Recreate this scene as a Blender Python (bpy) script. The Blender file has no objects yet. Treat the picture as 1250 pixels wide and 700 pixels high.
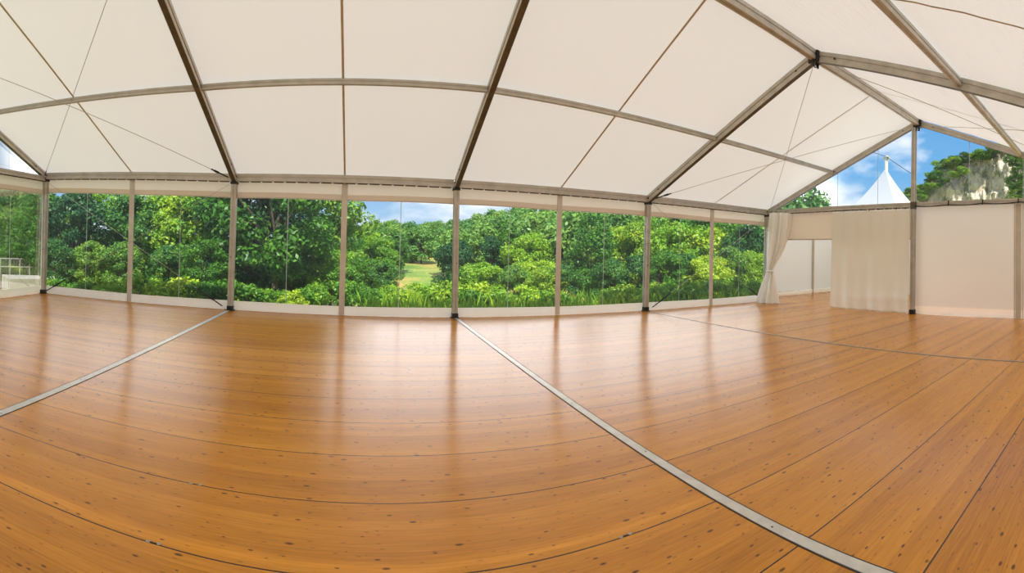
import bpy, bmesh, math, random
from mathutils import Vector, Matrix, noise
import numpy as np
random.seed(7)
C = bpy.context.scene.collection
sc = bpy.context.scene

# ------------------------------------------------------------------ camera
CAM = Vector((2.8616, -10.6428, 1.5838))
AX = Vector((0.98086, -0.19291, 0.02629)); AF = Vector((0.19275, 0.98121, 0.00841)); AU = Vector((-0.02742, -0.00318, 0.99962))
FPX, OX, OY = 595.095, 553.653, 295.291
cd = bpy.data.cameras.new('camera'); cd.type = 'PANO'
cam = bpy.data.objects.new('camera', cd); C.objects.link(cam)
cd.panorama_type = 'CENTRAL_CYLINDRICAL'
cd.central_cylindrical_range_u_min = (0 - OX) / FPX
cd.central_cylindrical_range_u_max = (1250 - OX) / FPX
cd.central_cylindrical_range_v_min = (OY - 700) / FPX
cd.central_cylindrical_range_v_max = OY / FPX
cd.central_cylindrical_radius = 1.0
cd.clip_start = 0.02; cd.clip_end = 500
cam.matrix_world = Matrix(((AX.x, AU.x, -AF.x, CAM.x), (AX.y, AU.y, -AF.y, CAM.y), (AX.z, AU.z, -AF.z, CAM.z), (0, 0, 0, 1)))
sc.camera = cam

def at(px, py, d):
    """the point at horizontal distance d from the viewpoint in the direction of a spot of the photograph"""
    a = (px - OX) / FPX; z = (OY - py) / FPX
    r = AX * math.sin(a) + AF * math.cos(a) + AU * z
    return CAM + r * (d / math.hypot(r.x, r.y))

# ------------------------------------------------------------------ light
sc.view_settings.view_transform = 'Standard'; sc.view_settings.look = 'None'
sc.view_settings.gamma = 1; sc.view_settings.use_curve_mapping = False
sc.view_settings.exposure = 0.84
SUN_STRENGTH = 4.2
SKY_STRENGTH = 0.85
sl = bpy.data.lights.new('sun', 'SUN'); sl.energy = SUN_STRENGTH; sl.angle = 0.02; sl.color = (1, .96, .88)
sun = bpy.data.objects.new('sun', sl); C.objects.link(sun)
sun.rotation_euler = Vector((-.01, -.62, .78)).to_track_quat('Z', 'Y').to_euler()

w = bpy.data.worlds.new('sky'); sc.world = w; w.use_nodes = True
nt = w.node_tree; N = nt.nodes; Lk = nt.links; N.clear()
def wn(t, **k):
    n = N.new(t)
    for a, b in k.items(): setattr(n, a, b)
    return n
tc = wn('ShaderNodeTexCoord'); sep = wn('ShaderNodeSeparateXYZ'); Lk.new(tc.outputs['Generated'], sep.inputs[0])
ramp = wn('ShaderNodeValToRGB'); Lk.new(sep.outputs['Z'], ramp.inputs[0])
e = ramp.color_ramp.elements
e[0].position = 0.0; e[0].color = (.34, .46, .60, 1)
e[1].position = .55; e[1].color = (.06, .20, .48, 1)
m = e.new(.16); m.color = (.11, .31, .56, 1)
mp = wn('ShaderNodeMapping'); mp.inputs['Scale'].default_value = (1.5, 1.5, 3.4); mp.inputs['Location'].default_value = (.35, .2, .1)
Lk.new(tc.outputs['Generated'], mp.inputs['Vector'])
nz = wn('ShaderNodeTexNoise'); nz.inputs['Scale'].default_value = 2.3; nz.inputs['Detail'].default_value = 8; nz.inputs['Roughness'].default_value = .55
Lk.new(mp.outputs[0], nz.inputs['Vector'])
cr = wn('ShaderNodeValToRGB'); Lk.new(nz.outputs['Fac'], cr.inputs[0])
cr.color_ramp.elements[0].position = .47; cr.color_ramp.elements[1].position = .60
mx = wn('ShaderNodeMix', data_type='RGBA'); Lk.new(cr.outputs[0], mx.inputs['Factor']); Lk.new(ramp.outputs[0], mx.inputs['A']); mx.inputs['B'].default_value = (.64, .68, .74, 1)
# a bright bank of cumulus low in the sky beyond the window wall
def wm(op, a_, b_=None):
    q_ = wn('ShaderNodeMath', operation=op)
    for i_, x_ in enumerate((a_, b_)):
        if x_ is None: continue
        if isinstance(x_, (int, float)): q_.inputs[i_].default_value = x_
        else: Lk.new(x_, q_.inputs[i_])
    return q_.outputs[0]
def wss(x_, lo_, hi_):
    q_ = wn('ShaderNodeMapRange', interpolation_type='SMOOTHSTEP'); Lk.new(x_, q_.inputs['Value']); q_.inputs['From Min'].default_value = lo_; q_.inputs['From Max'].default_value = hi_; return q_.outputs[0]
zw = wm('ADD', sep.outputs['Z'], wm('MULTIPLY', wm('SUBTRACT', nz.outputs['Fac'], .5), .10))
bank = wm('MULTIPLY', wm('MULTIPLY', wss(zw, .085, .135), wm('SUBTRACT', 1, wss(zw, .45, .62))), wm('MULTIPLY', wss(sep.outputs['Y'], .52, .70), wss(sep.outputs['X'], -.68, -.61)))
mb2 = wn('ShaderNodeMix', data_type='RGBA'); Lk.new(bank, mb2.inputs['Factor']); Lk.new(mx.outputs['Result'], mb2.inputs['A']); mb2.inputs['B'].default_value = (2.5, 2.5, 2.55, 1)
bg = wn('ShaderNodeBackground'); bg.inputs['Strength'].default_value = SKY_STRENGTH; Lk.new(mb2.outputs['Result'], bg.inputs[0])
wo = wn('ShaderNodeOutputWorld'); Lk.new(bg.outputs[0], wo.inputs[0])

# ------------------------------------------------------------------ helpers
def tag(o, label, cat, group=None, kind='thing'):
    o['label'] = label; o['category'] = cat; o['kind'] = kind
    if group: o['group'] = group
    return o
def empty(name, loc=(0, 0, 0)):
    o = bpy.data.objects.new(name, None); C.objects.link(o); o.location = loc; return o
class MB:
    def __init__(s): s.v = []; s.f = []
    def quad(s, a, b, c, d):
        n = len(s.v); s.v += [tuple(a), tuple(b), tuple(c), tuple(d)]; s.f.append((n, n + 1, n + 2, n + 3))
    def box(s, x0, x1, y0, y1, z0, z1):
        n = len(s.v)
        s.v += [(x, y, z) for x in (x0, x1) for y in (y0, y1) for z in (z0, z1)]
        s.f += [tuple(n + i for i in q) for q in ((0, 1, 3, 2), (4, 6, 7, 5), (0, 4, 5, 1), (2, 3, 7, 6), (0, 2, 6, 4), (1, 5, 7, 3))]
    def extr(s, a, b, prof, up=(0, 0, 1)):
        """profile [(side, up)] swept from a to b"""
        a = Vector(a); b = Vector(b); t = (b - a).normalized(); u = Vector(up)
        sd = t.cross(u).normalized(); u = sd.cross(t).normalized(); n = len(s.v); k = len(prof)
        for p in (a, b): s.v += [tuple(p + sd * q[0] + u * q[1]) for q in prof]
        s.f += [(n + i, n + (i + 1) % k, n + k + (i + 1) % k, n + k + i) for i in range(k)]
        s.f += [tuple(n + i for i in reversed(range(k))), tuple(n + k + i for i in range(k))]
    def tube(s, pts, rad, seg=8):
        pts = [Vector(p) for p in pts]
        if not hasattr(rad, '__len__'): rad = [rad] * len(pts)
        n = len(s.v); k = seg
        for i, p in enumerate(pts):
            t = (pts[min(i + 1, len(pts) - 1)] - pts[max(i - 1, 0)]).normalized()
            r = t.orthogonal().normalized() if abs(t.z) > .9 else t.cross(Vector((0, 0, 1))).normalized()
            u = r.cross(t)
            s.v += [tuple(p + (r * math.cos(2 * math.pi * j / k) + u * math.sin(2 * math.pi * j / k)) * rad[i]) for j in range(k)]
        for i in range(len(pts) - 1):
            s.f += [(n + i * k + j, n + i * k + (j + 1) % k, n + (i + 1) * k + (j + 1) % k, n + (i + 1) * k + j) for j in range(k)]
        s.f += [tuple(n + j for j in reversed(range(k))), tuple(n + (len(pts) - 1) * k + j for j in range(k))]
    def cyl(s, c, r, z0, z1, seg=16): s.tube([(c[0], c[1], z0), (c[0], c[1], z1)], r, seg)
    def grid(s, fn, nu, nv):
        n = len(s.v)
        for j in range(nv + 1):
            for i in range(nu + 1): s.v.append(tuple(fn(i / nu, j / nv)))
        for j in range(nv):
            for i in range(nu):
                a = n + j * (nu + 1) + i; s.f.append((a, a + 1, a + nu + 2, a + nu + 1))
    def build(s, name, mat, parent=None, smooth=False, bevel=0, origin=None):
        me = bpy.data.meshes.new(name); o3 = Vector(origin) if origin else Vector((0, 0, 0))
        me.from_pydata([tuple(Vector(p) - o3) for p in s.v] if origin else s.v, [], s.f); me.update()
        for m_ in (mat if isinstance(mat, (list, tuple)) else [mat]): me.materials.append(m_)
        if smooth: me.polygons.foreach_set('use_smooth', [True] * len(me.polygons))
        bm = bmesh.new(); bm.from_mesh(me); bmesh.ops.recalc_face_normals(bm, faces=bm.faces); bm.to_mesh(me); bm.free()
        o = bpy.data.objects.new(name, me); C.objects.link(o); o.location = o3
        if parent: 
            o.parent = parent
            if origin is None: o.matrix_parent_inverse = Matrix.Translation(-Vector(parent.location))
        if bevel:
            b = o.modifiers.new('bevel', 'BEVEL'); b.width = bevel; b.segments = 2; b.limit_method = 'ANGLE'
        return o

def mat(name, col, rough=.5, metal=0., spec=.5):
    m_ = bpy.data.materials.new(name); m_.use_nodes = True
    b = m_.node_tree.nodes['Principled BSDF']
    b.inputs['Base Color'].default_value = (*col, 1); b.inputs['Roughness'].default_value = rough; b.inputs['Metallic'].default_value = metal
    b.inputs['Specular IOR Level'].default_value = spec
    return m_
def nodes(m_): return m_.node_tree.nodes, m_.node_tree.links, m_.node_tree.nodes['Principled BSDF']
def mottled(name, c1, c2, scale, rough=.5, metal=0., stretch=(1, 1, 1), detail=4, bump=0.):
    m_ = mat(name, c1, rough, metal); n, l, b = nodes(m_)
    t = n.new('ShaderNodeTexCoord'); q = n.new('ShaderNodeMapping'); q.inputs['Scale'].default_value = stretch
    l.new(t.outputs['Object'], q.inputs['Vector'])
    z = n.new('ShaderNodeTexNoise'); z.inputs['Scale'].default_value = scale; z.inputs['Detail'].default_value = detail; l.new(q.outputs[0], z.inputs['Vector'])
    r = n.new('ShaderNodeValToRGB'); r.color_ramp.elements[0].position = .35; r.color_ramp.elements[1].position = .65
    r.color_ramp.elements[0].color = (*c1, 1); r.color_ramp.elements[1].color = (*c2, 1)
    l.new(z.outputs['Fac'], r.inputs[0]); l.new(r.outputs[0], b.inputs['Base Color'])
    if bump:
        bp = n.new('ShaderNodeBump'); bp.inputs['Strength'].default_value = bump; bp.inputs['Distance'].default_value = .02
        l.new(z.outputs['Fac'], bp.inputs['Height']); l.new(bp.outputs[0], b.inputs['Normal'])
    return m_
def membrane(name, dcol, tcol, scale=3, bump=.15, stretch=(1, 1, 1), gloss=.04):
    """coated tent fabric: reflects and lets daylight through"""
    m_ = bpy.data.materials.new(name); m_.use_nodes = True; n = m_.node_tree.nodes; l = m_.node_tree.links; n.clear()
    t = n.new('ShaderNodeTexCoord'); q = n.new('ShaderNodeMapping'); q.inputs['Scale'].default_value = stretch; l.new(t.outputs['Object'], q.inputs['Vector'])
    z = n.new('ShaderNodeTexNoise'); z.inputs['Scale'].default_value = scale; z.inputs['Detail'].default_value = 3; l.new(q.outputs[0], z.inputs['Vector'])
    bp = n.new('ShaderNodeBump'); bp.inputs['Strength'].default_value = bump; bp.inputs['Distance'].default_value = .03; l.new(z.outputs['Fac'], bp.inputs['Height'])
    d = n.new('ShaderNodeBsdfDiffuse'); d.inputs[0].default_value = (*dcol, 1)
    tr = n.new('ShaderNodeBsdfTranslucent'); tr.inputs[0].default_value = (*tcol, 1)
    a = n.new('ShaderNodeAddShader'); l.new(d.outputs[0], a.inputs[0]); l.new(tr.outputs[0], a.inputs[1])
    g = n.new('ShaderNodeBsdfGlossy'); g.inputs['Roughness'].default_value = .4
    mxx = n.new('ShaderNodeMixShader'); mxx.inputs[0].default_value = gloss; l.new(a.outputs[0], mxx.inputs[1]); l.new(g.outputs[0], mxx.inputs[2])
    for s_ in (d, tr, g): l.new(bp.outputs[0], s_.inputs['Normal'])
    o = n.new('ShaderNodeOutputMaterial'); l.new(mxx.outputs[0], o.inputs[0])
    return m_

M = {}
M['alu'] = mottled('aluminium', (.46, .42, .36), (.57, .52, .45), 5, .42, .25, detail=6)
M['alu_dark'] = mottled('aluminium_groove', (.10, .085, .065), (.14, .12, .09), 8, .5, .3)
M['alu_floor'] = mottled('aluminium_floor', (.55, .52, .47), (.66, .63, .58), 9, .42, .3, detail=6)
M['alu_worn'] = mottled('aluminium_worn', (.30, .26, .20), (.42, .37, .30), 9, .45, .3, detail=6)
M['black'] = mat('black_steel', (.015, .015, .015), .5, .2)
M['gap'] = mat('dark_gap', (.03, .022, .014), .7)
M['slot'] = mat('lacing_shadow', (.09, .06, .035), .8)
M['wire'] = mat('steel_wire', (.50, .45, .38), .4, .3)
M['roof'] = membrane('roof_membrane', (.60, .59, .555), (.255, .248, .222), 2.2, .10, (.6, 1.0, 1.0))
M['roof_wrinkle'] = membrane('roof_membrane_rippled', (.60, .59, .57), (.20, .195, .182), 2.0, .55, (.35, 5.5, 5.5))
M['seam'] = mottled('roof_seam', (.50, .42, .30), (.58, .50, .37), 5, .7)
M['seam_pale'] = mottled('roof_seam_pale', (.62, .55, .44), (.68, .61, .50), 5, .7)
M['pvc'] = membrane('wall_membrane', (.65, .645, .625), (.25, .246, .232), 1.5, .2)
M['valance'] = membrane('valance_fabric', (.72, .685, .62), (.25, .215, .175), 4, .4, (1.5, 1.5, .6))
M['skirt'] = membrane('skirt_fabric', (.86, .85, .81), (.31, .30, .27), 3, .2)
M['band'] = membrane('valance_band', (.67, .60, .51), (.17, .135, .105), 5, .3)
M['curtain'] = membrane('curtain_cloth', (.76, .745, .695), (.25, .24, .21), 30, .15)
M['drape'] = membrane('drape_cloth', (.88, .87, .83), (.14, .135, .12), 30, .15)
M['strip'] = mottled('pvc_strip', (.60, .53, .45), (.68, .62, .54), 3, .5)
M['strip_tan'] = mottled('pvc_strip_tan', (.52, .45, .34), (.60, .53, .42), 3, .5)

# clear vinyl
v = bpy.data.materials.new('clear_vinyl'); v.use_nodes = True; n = v.node_tree.nodes; l = v.node_tree.links; n.clear()
tr = n.new('ShaderNodeBsdfTransparent'); tr.inputs[0].default_value = (.97, .985, .985, 1)
gl = n.new('ShaderNodeBsdfGlossy'); gl.inputs['Roughness'].default_value = .06
di = n.new('ShaderNodeBsdfTranslucent'); di.inputs[0].default_value = (.85, .92, 1, 1)
fr = n.new('ShaderNodeFresnel'); fr.inputs[0].default_value = 1.35
mu = n.new('ShaderNodeMath'); mu.operation = 'MULTIPLY'; mu.inputs[1].default_value = .55; l.new(fr.outputs[0], mu.inputs[0])
m1 = n.new('ShaderNodeMixShader'); m1.inputs[0].default_value = .025; l.new(tr.outputs[0], m1.inputs[1]); l.new(di.outputs[0], m1.inputs[2])
m2 = n.new('ShaderNodeMixShader'); l.new(mu.outputs[0], m2.inputs[0]); l.new(m1.outputs[0], m2.inputs[1]); l.new(gl.outputs[0], m2.inputs[2])
o = n.new('ShaderNodeOutputMaterial'); l.new(m2.outputs[0], o.inputs[0]); M['vinyl'] = v
M['weld'] = mat('weld_line', (.55, .66, .66), .3)

# floor boards
f = mat('floor_boards', (.4, .2, .06), .26); n, l, b = nodes(f)
def MN(op, a, bb=None, c=None):
    q = n.new('ShaderNodeMath'); q.operation = op
    for i, x in enumerate((a, bb, c)):
        if x is None: continue
        if isinstance(x, (int, float)): q.inputs[i].default_value = x
        else: l.new(x, q.inputs[i])
    return q.outputs[0]
PANEL = .665
t = n.new('ShaderNodeTexCoord'); sx = n.new('ShaderNodeSeparateXYZ'); l.new(t.outputs['Object'], sx.inputs[0])
yy = MN('DIVIDE', MN('ADD', sx.outputs['Y'], 5.01), PANEL)          # panel coordinate
yf = MN('FRACT', MN('ADD', yy, 100)); 
edge = MN('MINIMUM', yf, MN('SUBTRACT', 1, yf))
joint = MN('LESS_THAN', edge, .007)
pk = MN('MULTIPLY', yy, 7); pkf = MN('FRACT', MN('ADD', pk, 700)); pid = MN('FLOOR', pk)
bay = MN('FLOOR', MN('DIVIDE', sx.outputs['X'], 5.0))
pe = MN('MINIMUM', pkf, MN('SUBTRACT', 1, pkf)); pjoint = MN('LESS_THAN', pe, .03)
cb = n.new('ShaderNodeCombineXYZ'); l.new(pid, cb.inputs[0]); l.new(bay, cb.inputs[1])
wn1 = n.new('ShaderNodeTexWhiteNoise'); wn1.noise_dimensions = '2D'; l.new(cb.outputs[0], wn1.inputs['Vector'])
cb2 = n.new('ShaderNodeCombineXYZ'); l.new(MN('FLOOR', yy), cb2.inputs[0]); l.new(bay, cb2.inputs[1])
wn2 = n.new('ShaderNodeTexWhiteNoise'); wn2.noise_dimensions = '2D'; l.new(cb2.outputs[0], wn2.inputs['Vector'])
# grain
gm = n.new('ShaderNodeCombineXYZ'); l.new(MN('MULTIPLY', sx.outputs['X'], 2.2), gm.inputs[0]); l.new(MN('MULTIPLY', sx.outputs['Y'], 44), gm.inputs[1]); l.new(MN('MULTIPLY', wn1.outputs['Value'], 40), gm.inputs[2])
g1 = n.new('ShaderNodeTexNoise'); g1.inputs['Scale'].default_value = 1.6; g1.inputs['Detail'].default_value = 5; g1.inputs['Roughness'].default_value = .6; l.new(gm.outputs[0], g1.inputs['Vector'])
tone = MN('ADD', MN('ADD', MN('MULTIPLY', wn1.outputs['Value'], .20), MN('MULTIPLY', wn2.outputs['Value'], .13)), MN('MULTIPLY', g1.outputs['Fac'], .62))
rp = n.new('ShaderNodeValToRGB'); l.new(tone, rp.inputs[0])
E_ = rp.color_ramp.elements
E_[0].position = .2; E_[0].color = (.37, .125, .006, 1); E_[1].position = .85; E_[1].color = (.80, .365, .034, 1)
k_ = E_.new(.52); k_.color = (.61, .238, .014, 1)
# knots
kv = n.new('ShaderNodeCombineXYZ'); l.new(MN('MULTIPLY', sx.outputs['X'], 2.6), kv.inputs[0]); l.new(MN('MULTIPLY', sx.outputs['Y'], 6.4), kv.inputs[1])
vo = n.new('ShaderNodeTexVoronoi'); vo.voronoi_dimensions = '2D'; vo.inputs['Scale'].default_value = 1.9; l.new(kv.outputs[0], vo.inputs['Vector'])
kz = n.new('ShaderNodeTexWhiteNoise'); kz.noise_dimensions = '3D'; l.new(vo.outputs['Color'], kz.inputs['Vector'])
ksz = MN('ADD', MN('MULTIPLY', MN('POWER', kz.outputs['Value'], 2.0), .125), .0)
knot = n.new('ShaderNodeMapRange'); knot.interpolation_type = 'SMOOTHSTEP'; l.new(vo.outputs['Distance'], knot.inputs['Value'])
l.new(MN('MULTIPLY', ksz, .55), knot.inputs['From Min']); l.new(MN('MULTIPLY', ksz, 1.25), knot.inputs['From Max']); knot.inputs['To Min'].default_value = 1; knot.inputs['To Max'].default_value = 0
# small scuffs
sc2 = n.new('ShaderNodeTexNoise'); sc2.inputs['Scale'].default_value = 7; sc2.inputs['Detail'].default_value = 8; sc2.inputs['Roughness'].default_value = .75
gm2 = n.new('ShaderNodeCombineXYZ'); l.new(sx.outputs['X'], gm2.inputs[0]); l.new(MN('MULTIPLY', sx.outputs['Y'], 2.2), gm2.inputs[1]); l.new(gm2.outputs[0], sc2.inputs['Vector'])
scf = n.new('ShaderNodeMapRange'); l.new(sc2.outputs['Fac'], scf.inputs['Value']); scf.inputs['From Min'].default_value = .63; scf.inputs['From Max'].default_value = .70
vo2 = n.new('ShaderNodeTexVoronoi'); vo2.voronoi_dimensions = '2D'; vo2.inputs['Scale'].default_value = 2.3
kv2 = n.new('ShaderNodeCombineXYZ'); l.new(MN('MULTIPLY', sx.outputs['X'], 1.6), kv2.inputs[0]); l.new(MN('MULTIPLY', sx.outputs['Y'], 5), kv2.inputs[1]); l.new(kv2.outputs[0], vo2.inputs['Vector'])
dash = n.new('ShaderNodeMapRange'); l.new(vo2.outputs['Distance'], dash.inputs['Value']); dash.inputs['From Min'].default_value = .03; dash.inputs['From Max'].default_value = .075; dash.inputs['To Min'].default_value = 1; dash.inputs['To Max'].default_value = 0
dark = MN('MAXIMUM', MN('MAXIMUM', MN('MULTIPLY', knot.outputs[0], .9), MN('MULTIPLY', dash.outputs[0], .42)), MN('MULTIPLY', scf.outputs[0], .6))
c1 = n.new('ShaderNodeMix'); c1.data_type = 'RGBA'; l.new(dark, c1.inputs['Factor']); l.new(rp.outputs[0], c1.inputs['A']); c1.inputs['B'].default_value = (.075, .026, .006, 1)
c2 = n.new('ShaderNodeMix'); c2.data_type = 'RGBA'; l.new(MN('MULTIPLY', pjoint, .13), c2.inputs['Factor']); l.new(c1.outputs['Result'], c2.inputs['A']); c2.inputs['B'].default_value = (.10, .035, .008, 1)
c3 = n.new('ShaderNodeMix'); c3.data_type = 'RGBA'; l.new(joint, c3.inputs['Factor']); l.new(c2.outputs['Result'], c3.inputs['A']); c3.inputs['B'].default_value = (.035, .014, .004, 1)
l.new(c3.outputs['Result'], b.inputs['Base Color'])
rr = MN('ADD', MN('MULTIPLY', g1.outputs['Fac'], .08), .195)
b.inputs['Anisotropic'].default_value = .75
tg = n.new('ShaderNodeCombineXYZ'); tg.inputs[1].default_value = 1.0; l.new(tg.outputs[0], b.inputs['Tangent']); l.new(rr, b.inputs['Roughness'])
bp = n.new('ShaderNodeBump'); bp.inputs['Strength'].default_value = .05; bp.inputs['Distance'].default_value = .004; l.new(MN('SUBTRACT', g1.outputs['Fac'], MN('MULTIPLY', joint, 2)), bp.inputs['Height']); l.new(bp.outputs[0], b.inputs['Normal'])
b.inputs['IOR'].default_value = 1.42; b.inputs['Specular IOR Level'].default_value = .42
M['floor'] = f

# ------------------------------------------------------------------ tent geometry (metres)
BASE = [(-5.074, -.092), (.043, -.051), (5.003, -.088), (9.987, -.005), (14.705, .064)]
EAVE = [(-5.084, -.078, 3.156), (.06, -.038, 2.962), (4.971, -.075, 2.937), (10.013, .008, 2.921), (14.735, .076, 2.889)]
RIDGE = [(-5.05, -5.38, 5.39), (.118, -5.39, 5.395), (4.976, -5.47, 5.49), (10.0, -5.344, 5.204), (14.742, -5.256, 5.124)]
FAR = [(-5.07, -10.86, 3.18), (.10, -10.86, 3.16), (4.97, -10.86, 3.2), (9.99, -10.9, 3.31), (14.73, -10.88, 3.08)]
PN = [.5, .5035, .5025, .5025, .49]            # where the purlin crosses each rafter on the near slope
def lerp(a, b, t): return tuple(x + (y - x) * t for x, y in zip(a, b))
PUR = [lerp(EAVE[i], RIDGE[i], .5) for i in range(5)]
PUR[1] = (.087, -2.713, 4.18); PUR[2] = (4.973, -2.773, 4.216); PUR[3] = (10.007, -2.681, 4.068); PUR[4] = (14.738, -2.533, 3.983)
PUF = [lerp(FAR[i], RIDGE[i], .5) for i in range(5)]
PUF[3] = (9.994, -8.123, 4.26); PUF[4] = (14.735, -8.067, 4.103)
ORD = ['left corner', 'first inner', 'second inner', 'third inner', 'right corner']
BAYN = ['leftmost bay', 'second bay from left', 'third bay from left', 'rightmost bay']
XL, XR, YB = -5.08, 14.72, -10.87

# floor
mb = MB(); mb.box(XL - .12, XR + 5.4, YB - .1, .14, -.14, 0)
mb.box(XR + .1, XR + 5.4, .1401, 1.05, -.14, 0)
fl = mb.build('floor', M['floor']); tag(fl, 'varnished orange pine board floor of the tent', 'floor', kind='structure')

# floor strips
def strip(x, y0, y1, wd, lab, mt, gap):
    s = empty('floor_joint_strip', (x, (y0 + y1) / 2, 0))
    m_ = MB(); m_.box(x - wd / 2, x + wd / 2, y0, y1, .0005, .005); m_.build('metal_bar', mt, s, bevel=.0015)
    if gap:
        for sg in (-1, 1):
            m_ = MB(); xa = x + sg * (wd / 2 + .0005); xb = x + sg * (wd / 2 + gap); m_.box(min(xa, xb), max(xa, xb), y0, y1, .0003, .0022); m_.build('edge_gap', M['gap'], s)
    for k in range(8):
        yy_ = y0 + (y1 - y0) * (k + .5) / 8; mm = MB(); mm.cyl((x + .01 * (-1) ** k, yy_), .008, .004, .0062, 10); mm.build('screw_head', M['alu_dark'], s)
    return tag(s, lab, 'floor strip', 'aluminium floor joint strips')
strip(.02, YB + .1, -.15, .085, 'aluminium floor strip running from the first inner post to the left picture edge', M['alu_floor'], .012)
strip(5.02, YB + .1, -.16, .078, 'long aluminium floor strip running from the middle post to the bottom right', M['alu_floor'], .012)
strip(9.99, YB + .1, -.12, .05, 'thin worn grey floor strip crossing the boards in front of the curtains', M['alu_worn'], .008)

# post / beam profiles
def prof(wd, h, g=.012, gw=.25):
    a, c_ = wd / 2, h / 2; k = wd * gw / 2; j = h * gw / 2
    return [(-a, -c_), (-k, -c_), (-k, -c_ + g), (k, -c_ + g), (k, -c_), (a, -c_), (a, -j), (a - g, -j), (a - g, j), (a, j), (a, c_), (k, c_), (k, c_ - g), (-k, c_ - g), (-k, c_), (-a, c_), (-a, j), (-a + g, j), (-a + g, -j), (-a, -j)]
def member(mbx, a, b, wd, h, up=(0, 0, 1)): mbx.extr(a, b, prof(wd, h, .014 if h > .12 else .009), up)

# posts
def post(i, far=False):
    src = FAR if far else EAVE
    bx, by = (BASE[i][0], BASE[i][1]) if not far else (FAR[i][0], FAR[i][1])
    s = empty('tent_post', (bx, by, 0))
    m_ = MB(); m_.extr((bx, by, .015), (src[i][0], src[i][1], src[i][2] + .02), prof(.115, .14, .014), (0, 1, 0)); m_.build('upright', M['alu'], s)
    m_ = MB(); m_.box(bx - .095, bx + .095, by - .1, by + .09, .0, .014); m_.box(bx - .066, bx + .066, by - .083, by + .06, .0141, .105); shoe = m_.build('base_shoe', M['black'], s, bevel=.006)
    for dx in (-.078, .078):
        m_ = MB(); m_.cyl((bx + dx, by - .07), .011, .013, .035, 8); bo = m_.build('anchor_bolt', M['alu_worn']); bo.parent = shoe; bo.matrix_parent_inverse = Matrix.Translation((-bx, -by, 0))
    ex, ey, ez = src[i]; sg = 1 if not far else -1
    m_ = MB(); m_.box(ex - .075, ex + .075, ey - .085, ey + .085, ez - .13, ez - .075); m_.box(ex - .05, ex + .05, ey - .09 * 1, ey + .07, ez - .075, ez + .07)
    m_.build('corner_bracket', M['black'], s, bevel=.006)
    m_ = MB(); m_.tube([(bx, by - .0715, 1.2), (bx, by - .078, 1.2)], .013, 8); m_.build('bolt', M['black'], s)
    return s
LP = ['aluminium corner post at the left end of the window wall', 'aluminium post at the end of the left floor strip', 'aluminium middle post of the window wall at the head of the long floor strip', 'aluminium post right of the middle with brace foot beside it', 'aluminium corner post behind the tied curtain']
for i in range(5): tag(post(i), LP[i], 'post', 'tent wall posts')

# rafters
def rafter(a, b, lab, end):
    s = empty('roof_rafter', a); a = Vector(a); b = Vector(b); d = (b - a).normalized()
    a2 = a + d * .06; b2 = b - d * (.07)
    m_ = MB(); member(m_, a2, b2, .105 if not end else .10, .185 if not end else .15); m_.build('beam', M['alu'], s)
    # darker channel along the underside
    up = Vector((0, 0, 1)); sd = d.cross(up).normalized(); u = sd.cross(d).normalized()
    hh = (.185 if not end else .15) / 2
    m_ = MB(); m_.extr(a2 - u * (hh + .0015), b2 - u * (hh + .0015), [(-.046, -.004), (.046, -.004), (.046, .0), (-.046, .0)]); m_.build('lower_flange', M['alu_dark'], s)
    for k in (.09, .5, .93):
        p = a2.lerp(b2, k)
        for sg in (-1, 1): m_ = MB(); m_.tube([p + sd * sg * .05, p + sd * sg * .064], .016, 8); m_.build('bolt', M['black'], s)
    return tag(s, lab, 'rafter', 'roof rafters')
RL = ['rafter of the left gable running down to the left corner post', 'rafter rising from the post at the left floor strip', 'rafter rising from the middle post', 'long rafter rising from the third inner post to the dark ridge bracket', 'rafter from the right corner up to the gable peak']
RF = ['rafter of the left gable on the slope behind the viewpoint', 'first inner rafter on the slope overhead', 'second inner rafter on the slope overhead', 'wide rafter running right from the dark ridge bracket', 'right gable rafter sloping down above the cliff']
for i in range(5):
    rafter(EAVE[i], RIDGE[i], 'aluminium ' + RL[i], i in (0, 4)); rafter(FAR[i], RIDGE[i], 'aluminium ' + RF[i], i in (0, 4))

# eave beams, purlins, ridge pieces
def beam(name, a, b, wd, h, lab, cat, grp, lacing=None, cut=.06):
    a = Vector(a); b = Vector(b); d = (b - a).normalized(); s = empty(name, a)
    m_ = MB(); upz = Vector((0, 0, .02 if 'eave' in name else 0)); member(m_, a + d * cut + upz, b - d * cut + upz, wd, h + 2 * upz.z); m_.build('beam', M['alu'], s)
    if lacing:
        L_ = (b - a).length; k = int(L_ / .27); side = Vector(lacing)
        for j in range(k):
            m_ = MB()
            p0 = a + d * (.12 + j * (L_ - .2) / k); p1 = p0 + d * ((L_ - .2) / k * .82)
            dz = Vector((0, 0, -h / 2 - .012))
            m_.extr(p0 + dz + side * .01, p1 + dz + side * .01, [(-.02, -.009), (.02, -.009), (.02, .009), (-.02, .009)]); m_.build('lacing_slot', M['slot'], s)
    return tag(s, lab, cat, grp)
for i in range(4):
    beam('eave_beam', EAVE[i], EAVE[i + 1], .1, .13, 'aluminium eave beam above the clear wall in the ' + BAYN[i], 'beam', 'eave beams', (0, -1, 0))
    beam('roof_purlin', PUR[i], PUR[i + 1], .075, .095, 'aluminium purlin halfway up the window side roof slope in the ' + BAYN[i], 'purlin', 'roof purlins')
    beam('roof_purlin', PUF[i], PUF[i + 1], .09, .11, 'aluminium purlin on the roof slope beyond the ridge in the ' + BAYN[i], 'purlin', 'roof purlins')
    beam('ridge_beam', RIDGE[i], RIDGE[i + 1], .12, .17, 'aluminium ridge beam along the roof peak in the ' + BAYN[i], 'ridge beam', 'ridge beams', cut=.09)
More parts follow.
